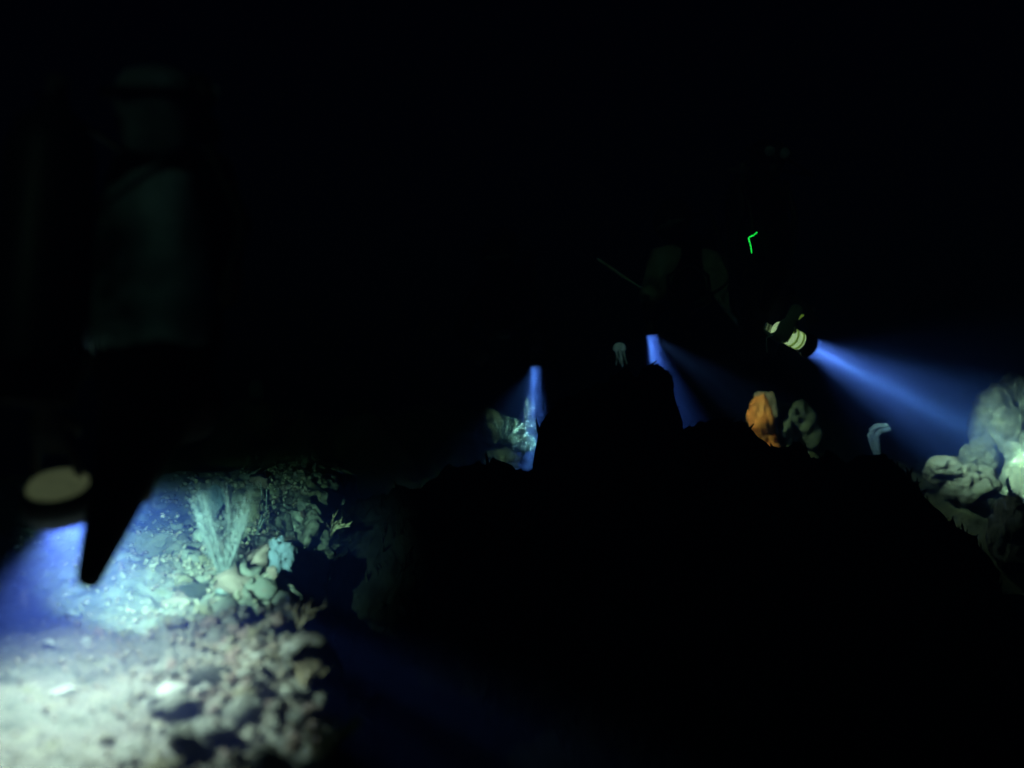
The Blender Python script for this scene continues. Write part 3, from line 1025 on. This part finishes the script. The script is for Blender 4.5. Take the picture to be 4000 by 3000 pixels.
# --- swimmer right of centre with olive sleeves
J = dict(head=P(2690, 1115, 4.95), neck=P(2690, 1075, 5.08), chest=P(2685, 1035, 5.28), belly=P(2690, 1010, 5.55), pelvis=P(2695, 990, 5.8),
         shR=P(2600, 1020, 5.16), elR=P(2545, 1150, 5.10), wrR=LC - AC * .11 + Vector((.006, .03, .075)),
         shL=P(2770, 1040, 5.18), elL=P(2850, 1165, 5.12), wrL=P(2905, 1255, 5.0),
         hipR=P(2650, 990, 5.85), knR=P(2640, 1000, 6.3), anR=P(2640, 940, 6.65), toR=P(2640, 920, 6.8),
         hipL=P(2745, 990, 5.85), knL=P(2770, 1000, 6.3), anL=P(2780, 940, 6.65), toL=P(2785, 920, 6.8))
rC, J, sp, fr, rt = diver('swimmer right of centre with dim olive sleeves, arms reaching down', J, dict(suit='suit', jacket='jacket', sleeve='suit_olive'), (0, -.8, -.6), scale=.95)
mb, O = hand_mesh(LC - AC * .11, AC, (LC - AC * .11) - J['elR'], br=.016, sc=.95)
part('glove', mb.mesh('glove'), M['glove'], rC)
open_glove(rC, J, 'L', 'glove')
a_, b_ = P(2338, 1014, 4.98), P(2514, 1133, 5.04)
o = link('pointer_rod', MB().tube([a_, a_.lerp(b_, .35), a_.lerp(b_, .7), b_ + (b_ - a_) * .06], [.008, .0075, .006, .005], seg=8).mesh('pointer_rod'), M['pale_plastic'])
o.location = (0, 0, 0)
tag(o, 'thin pale rod slanting up left from the olive-sleeved swimmer', 'rod')

# --- right-hand swimmer with pale glove and green light stick
GC = LD - AD * .172
J = dict(head=P(3000, 610, 4.62), neck=P(2985, 700, 4.64), chest=P(2975, 850, 4.68), belly=P(2985, 1040, 4.70), pelvis=P(2990, 1190, 4.74),
         shR=P(3010, 800, 4.52), elR=P(3035, 1080, 4.46), wrR=GC + Vector((-.055, .01, .075)),
         shL=P(2990, 800, 4.86), elL=P(3020, 1060, 4.96), wrL=P(3110, 1190, 5.0),
         hipR=P(2985, 1220, 4.68), knR=P(2940, 1390, 5.0), anR=P(2870, 1390, 5.4), toR=P(2850, 1390, 5.52),
         hipL=P(3000, 1220, 4.82), knL=P(2985, 1380, 5.15), anL=P(2920, 1370, 5.5), toL=P(2900, 1370, 5.62))
rD, J, sp, fr, rt = diver('dark upright swimmer at the right, pale glove on the torch hand', J, dict(suit='suit', jacket='jacket'), (.12, -1, -.05), scale=.92)
mb, O = hand_mesh(GC, AD, GC - J['elR'], br=.034, sc=.95)
g = part('glove', mb.mesh('glove'), M['glove_pale'], rD)
g['label'] = 'pale cream glove gripping the torch'
open_glove(rD, J, 'L', 'glove')
o = link('lanyard', MB().tube([P(3028, 1302, 4.5), P(3010, 1312, 4.5), P(2994, 1320, 4.5), P(2994, 1340, 4.5), P(2997, 1376, 4.5)], .0028, seg=6).mesh('lanyard'), M['pale_plastic'])
tag(o, 'thin grey hooked cord left of the pale glove', 'cord')
# green light stick on the tank valve; its bend copies the glow's motion trail
o = link('light_stick', MB().tube([P(2957, 908, 4.45), P(2945, 918, 4.45), P(2930, 925, 4.45), P(2924, 931, 4.45), P(2928, 945, 4.45), P(2933, 962, 4.45), P(2936, 988, 4.45)], [.0026, .003, .0032, .0036, .003, .0028, .002], seg=8).mesh('light_stick'), M['glowstick'])
tag(o, 'thin bent glowing green light stick above the right-hand swimmer', 'light stick')

# ------------------------------------------------------------------ small drifting life
b = P(2420, 1362, 5.0)
t = thing('jellyfish', b, 'small pale round jellyfish left of the olive-sleeved swimmer\'s torch', 'jellyfish')
part('bell', MB().lathe([(-.028, .004), (-.026, .014), (-.018, .023), (-.006, .028), (.004, .029), (.008, .026), (.002, .020), (-.010, .012)], b, (0.1, .1, -1), 18).mesh('bell'), M['jelly'], t)
rng = random.Random(3)
for k in range(7):
    a = k / 7 * 6.28
    q0 = b + Vector((.018 * math.cos(a), .018 * math.sin(a), 0))
    part('tentacle', MB().tube([q0, q0 + Vector((rng.gauss(.003, .004), 0, -.03)), q0 + Vector((rng.gauss(.006, .008), 0, -rng.uniform(.06, .09)))], [.002, .0015, .0008], seg=4, cap=False).mesh('tentacle'), M['jelly'], t)
for (pts, d_, lab) in (([(148, 2192), (152, 2184), (162, 2180), (180, 2180)], 2.35, 'tiny white curled worm drifting in the blue beam at far left'),
                       ([(487, 2080), (493, 2076), (500, 2077), (506, 2080)], 2.6, 'tiny white curled worm drifting right of the dark knee')):
    o = link('drifting_worm', MB().tube([P(u, v, d_) for u, v in pts], [.0012, .0018, .0016, .001], seg=6).mesh('drifting_worm'), M['plume_white'])
    tag(o, lab, 'worm')

rng = random.Random(5)
vs_, fs_ = [], []
for k in range(2600):
    if k % 3 == 0:
        d_ = rng.uniform(2.0, 4.2)
        c0 = P(rng.uniform(-100, 1300), rng.uniform(1900, 2600), d_)
    else:
        d_ = rng.uniform(4.0, 6.2)
        c0 = P(rng.uniform(1500, 4100), rng.uniform(1150, 1900), d_)
    r = rng.uniform(.0006, .0017)
    n0 = len(vs_)
    for c_ in octa:
        vs_.append((c0.x + c_[0] * r * rng.uniform(.7, 1.6), c0.y + c_[1] * r, c0.z + c_[2] * r * rng.uniform(.7, 1.4)))
    fs_ += [tuple(n0 + i for i in f_) for f_ in oface]
me = bpy.data.meshes.new('drifting_specks')
me.from_pydata(vs_, [], fs_)
o = link('drifting_specks', me, M['stone_pale'])
tag(o, 'pale specks drifting in the water', 'plankton', kind='stuff')

# ------------------------------------------------------------------ the sea water
def haze_box(x0, x1, y0, y1, z0, z1):
    bm = bmesh.new()
    bmesh.ops.create_cube(bm, size=1)
    for v in bm.verts:
        v.co = ((x0 + x1) / 2 + v.co.x * (x1 - x0), (y0 + y1) / 2 + v.co.y * (y1 - y0), (z0 + z1) / 2 + v.co.z * (z1 - z0))
    me = bpy.data.meshes.new('haze')
    bm.to_mesh(me)
    bm.free()
    o = bpy.data.objects.new('haze', me)
    C.objects.link(o)
    m = bpy.data.materials.new('sea_water')
    m.use_nodes = True
    t = m.node_tree
    t.nodes.clear()
    out = t.nodes.new('ShaderNodeOutputMaterial')
    pv = t.nodes.new('ShaderNodeVolumePrincipled')
    pv.inputs['Color'].default_value = (.075, .115, .64, 1)
    pv.inputs['Absorption Color'].default_value = (.12, .46, .90, 1)
    pv.inputs['Density'].default_value = .42
    pv.inputs['Anisotropy'].default_value = .35
    t.links.new(pv.outputs[0], out.inputs['Volume'])
    me.materials.append(m)
    o['kind'] = 'stuff'
    o['label'] = 'dark blue sea water in which the torch beams show'
    o['category'] = 'water'
    return o


haze_box(-46, 46, -7, 71, -4.5, 1.9)
